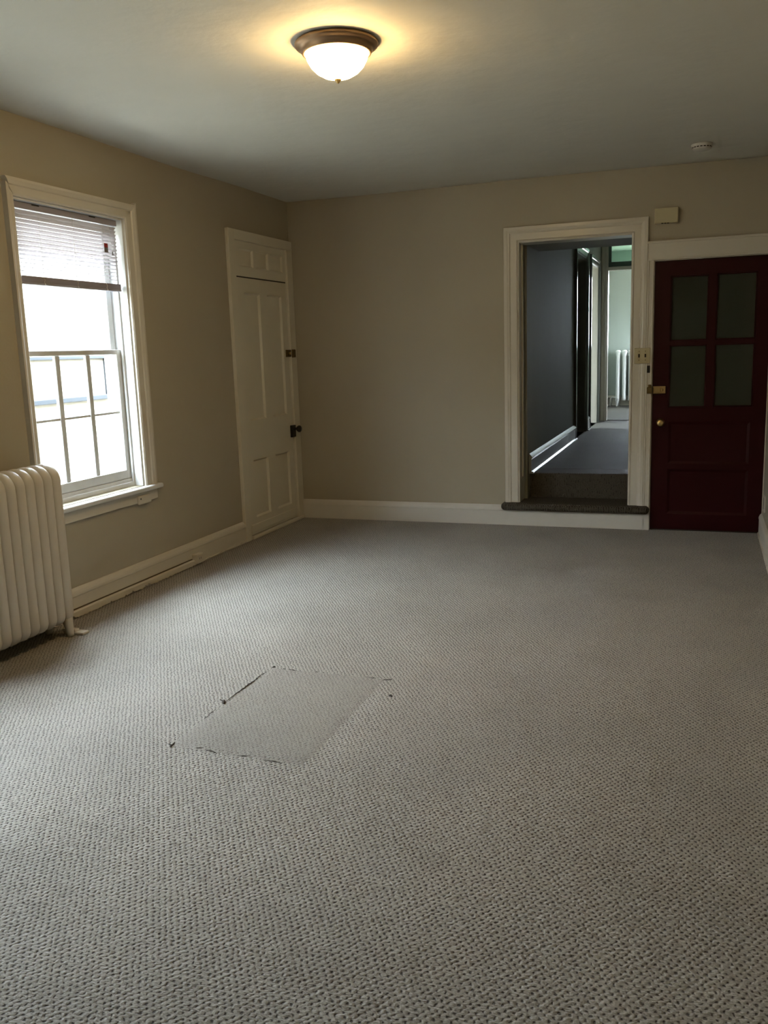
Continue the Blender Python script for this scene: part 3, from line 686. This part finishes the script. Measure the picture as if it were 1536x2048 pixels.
# door chime -------------------------------------------------------
ch = empty('door_chime'); tag(ch, 'beige box-shaped door chime above the hall casing corner', 'door chime')
obj('cover', lambda b: box(b, BACK, 2.982, 3.146, 2.292, 2.400, 0.0, 0.048, 0.006, 3), 'ivory', ch)
obj('vents', lambda b: [box(b, BACK, 3.030+k*0.020, 3.044+k*0.020, 2.2905, 2.2945, 0.030, 0.0475, 0.0005, 1) for k in range(3)] and None, 'dark', ch)

# switch plate -----------------------------------------------------
sw = empty('light_switch'); tag(sw, 'ivory double switch plate on the casing beside the dark red door', 'light switch')
obj('plate', lambda b: box(b, BACK, 2.856, 2.972, 1.284, 1.401, 0.0, 0.038, 0.004, 3), 'ivory', sw)
for uu in (2.891, 2.937):
    obj('toggle_slot', lambda b, uu=uu: box(b, BACK, uu-0.0055, uu+0.0055, 1.331, 1.356, 0.036, 0.0386, 0.0004, 1), 'black', sw)
    obj('toggle', lambda b, uu=uu: box(b, BACK, uu-0.004, uu+0.004, 1.331, 1.342, 0.036, 0.049, 0.002), 'dark', sw)
    for vv_ in (1.310, 1.376): obj('screw', lambda b, uu=uu, vv_=vv_: lathe(b, BACK(uu, vv_, 0.0375), (0, -1, 0), [(0, 0), (0.0032, 0), (0.0032, 0.001), (0, 0.0014)], 10), 'old_brass', sw)
st_ = obj('strike_plate', lambda b: box(b, BACK, 2.950, 2.972, 1.214, 1.268, 0.0, 0.034, 0.002), 'black')
tag(st_, 'small black strike plate on the casing below the switch plate', 'strike plate')

# outlets ----------------------------------------------------------
ob = empty('surface_outlet'); tag(ob, 'small painted surface outlet box on the left baseboard', 'outlet')
obj('box', lambda b: box(b, LEFT, -1.865, -1.775, 0.018, 0.082, 0.022, 0.060, 0.005), 'trim', ob)
obj('socket_face', lambda b: box(b, LEFT, -1.852, -1.788, 0.028, 0.074, 0.0595, 0.0620, 0.002), 'trim', ob)
obj('socket_slots', lambda b: [box(b, LEFT, u_, u_+0.004, 0.044, 0.058, 0.0615, 0.0624) for u_ in (-1.832, -1.812)] and None, 'dark', ob)
wo = empty('wall_outlet'); tag(wo, 'pale outlet plate low on the right wall by the dark red door', 'outlet')
obj('plate', lambda b: box(b, rightat(3.80), -0.32, -0.215, 0.215, 0.335, 0.0, 0.010, 0.003), 'plastic', wo)
obj('socket', lambda b: box(b, rightat(3.80), -0.285, -0.250, 0.235, 0.315, 0.009, 0.0125, 0.002), 'grey_plastic', wo)

# carpet patch -----------------------------------------------------
cp = empty('carpet_patch'); tag(cp, 'rectangular inset carpet patch with frayed seams in the middle of the floor', 'carpet patch')
def patch(b):
    nx, ny = 30, 44; g = {}
    for i in range(nx+1):
        for j in range(ny+1):
            x = 1.505+0.555*i/nx; y = -4.41+0.86*j/ny
            e = min(i, nx-i, j, ny-j); ed = 1 if e > 0 else 0
            if e == 0:
                x += random.uniform(-.004, .004); y += random.uniform(-.004, .004)
            g[i, j] = b.verts.new((x, y, 0.0035*ed+0.0004+0.0012*math.sin(x*17)*math.sin(y*13)*ed))
    for i in range(nx):
        for j in range(ny): f = b.faces.new((g[i, j], g[i+1, j], g[i+1, j+1], g[i, j+1])); f.smooth = True
obj('pile', patch, 'carpet_flat', cp)
def seam(p0, p1, wd):
    def f(b):
        n = max(2, int(math.dist(p0, p1)/0.008)); P_ = []
        for k in range(n+1):
            t = k/n; P_.append((p0[0]+(p1[0]-p0[0])*t+random.uniform(-.003, .003), p0[1]+(p1[1]-p0[1])*t+random.uniform(-.003, .003), 0.0028+random.uniform(-.0015, .001)))
        tube(b, P_, [wd*(0.3+0.7*math.sin(math.pi*(k+0.5)/(n+1)))*random.uniform(0.7, 1.7) for k in range(n+1)], 6)
    obj('seam_thread', f, 'black_fiber', cp)
for p0, p1, wd in [((1.497, -3.60), (1.493, -3.96), 0.0020), ((1.480, -3.962), (1.500, -3.995), 0.0045), ((1.458, -3.955), (1.478, -3.975), 0.0020),
        ((1.495, -4.06), (1.500, -4.16), 0.0012), ((1.507, -4.38), (1.515, -4.42), 0.0038), ((1.494, -4.395), (1.510, -4.41), 0.0025),
        ((1.500, -3.550), (1.512, -3.541), 0.0026), ((1.558, -3.553), (1.572, -3.553), 0.0024), ((1.590, -3.553), (1.632, -3.556), 0.0020), ((1.72, -3.55), (1.735, -3.55), 0.0016),
        ((1.97, -3.547), (2.02, -3.555), 0.0013), ((2.060, -3.558), (2.092, -3.549), 0.0024),
        ((1.615, -4.40), (1.642, -4.388), 0.0028), ((1.655, -4.40), (1.71, -4.413), 0.0018), ((1.80, -4.415), (1.84, -4.402), 0.0013), ((1.90, -4.415), (1.98, -4.420), 0.0016)]:
    seam(p0, p1, wd)
fl = obj('lint_speck', lambda b: tube(b, [(2.145, -3.735, 0.004), (2.152, -3.73, 0.006), (2.160, -3.736, 0.004)], [0.003, 0.005, 0.003], 6), 'black_fiber')
tag(fl, 'tiny dark lint speck lying right of the carpet patch', 'lint')

# ================================================================== outside the window
st('ground', lambda b: box(b, WORLD, -40, 40, -40, 40, -1.2, -0.9), 'concrete', 'pale yard outside the window', 'ground')
nb = empty('neighbour_house'); tag(nb, 'bright white house wall seen through the lower window panes', 'house')
NB = leftat(-3.4)
def nbw(b):
    box(b, NB, -38.0, 24.0, -0.9, 3.1, -0.3, 0.0)  # extent shaped to cut low sky light entering the windows
obj('wall', nbw, 'siding', nb)
nw = obj('window', lambda b: [box(b, NB, *q, 0.0, 0.05, 0.006) for q in ((-0.60, 1.90, 0.985, 1.040), (-0.60, 1.90, 1.462, 1.500), (1.835, 1.90, 1.02, 1.48), (-0.60, -0.54, 1.02, 1.48))] and None, 'bluegrey', nb, label='slate blue window frame')
obj('pane', lambda b: box(b, NB, -0.56, 1.85, 1.03, 1.47, -0.001, 0.01), 'siding', nw)
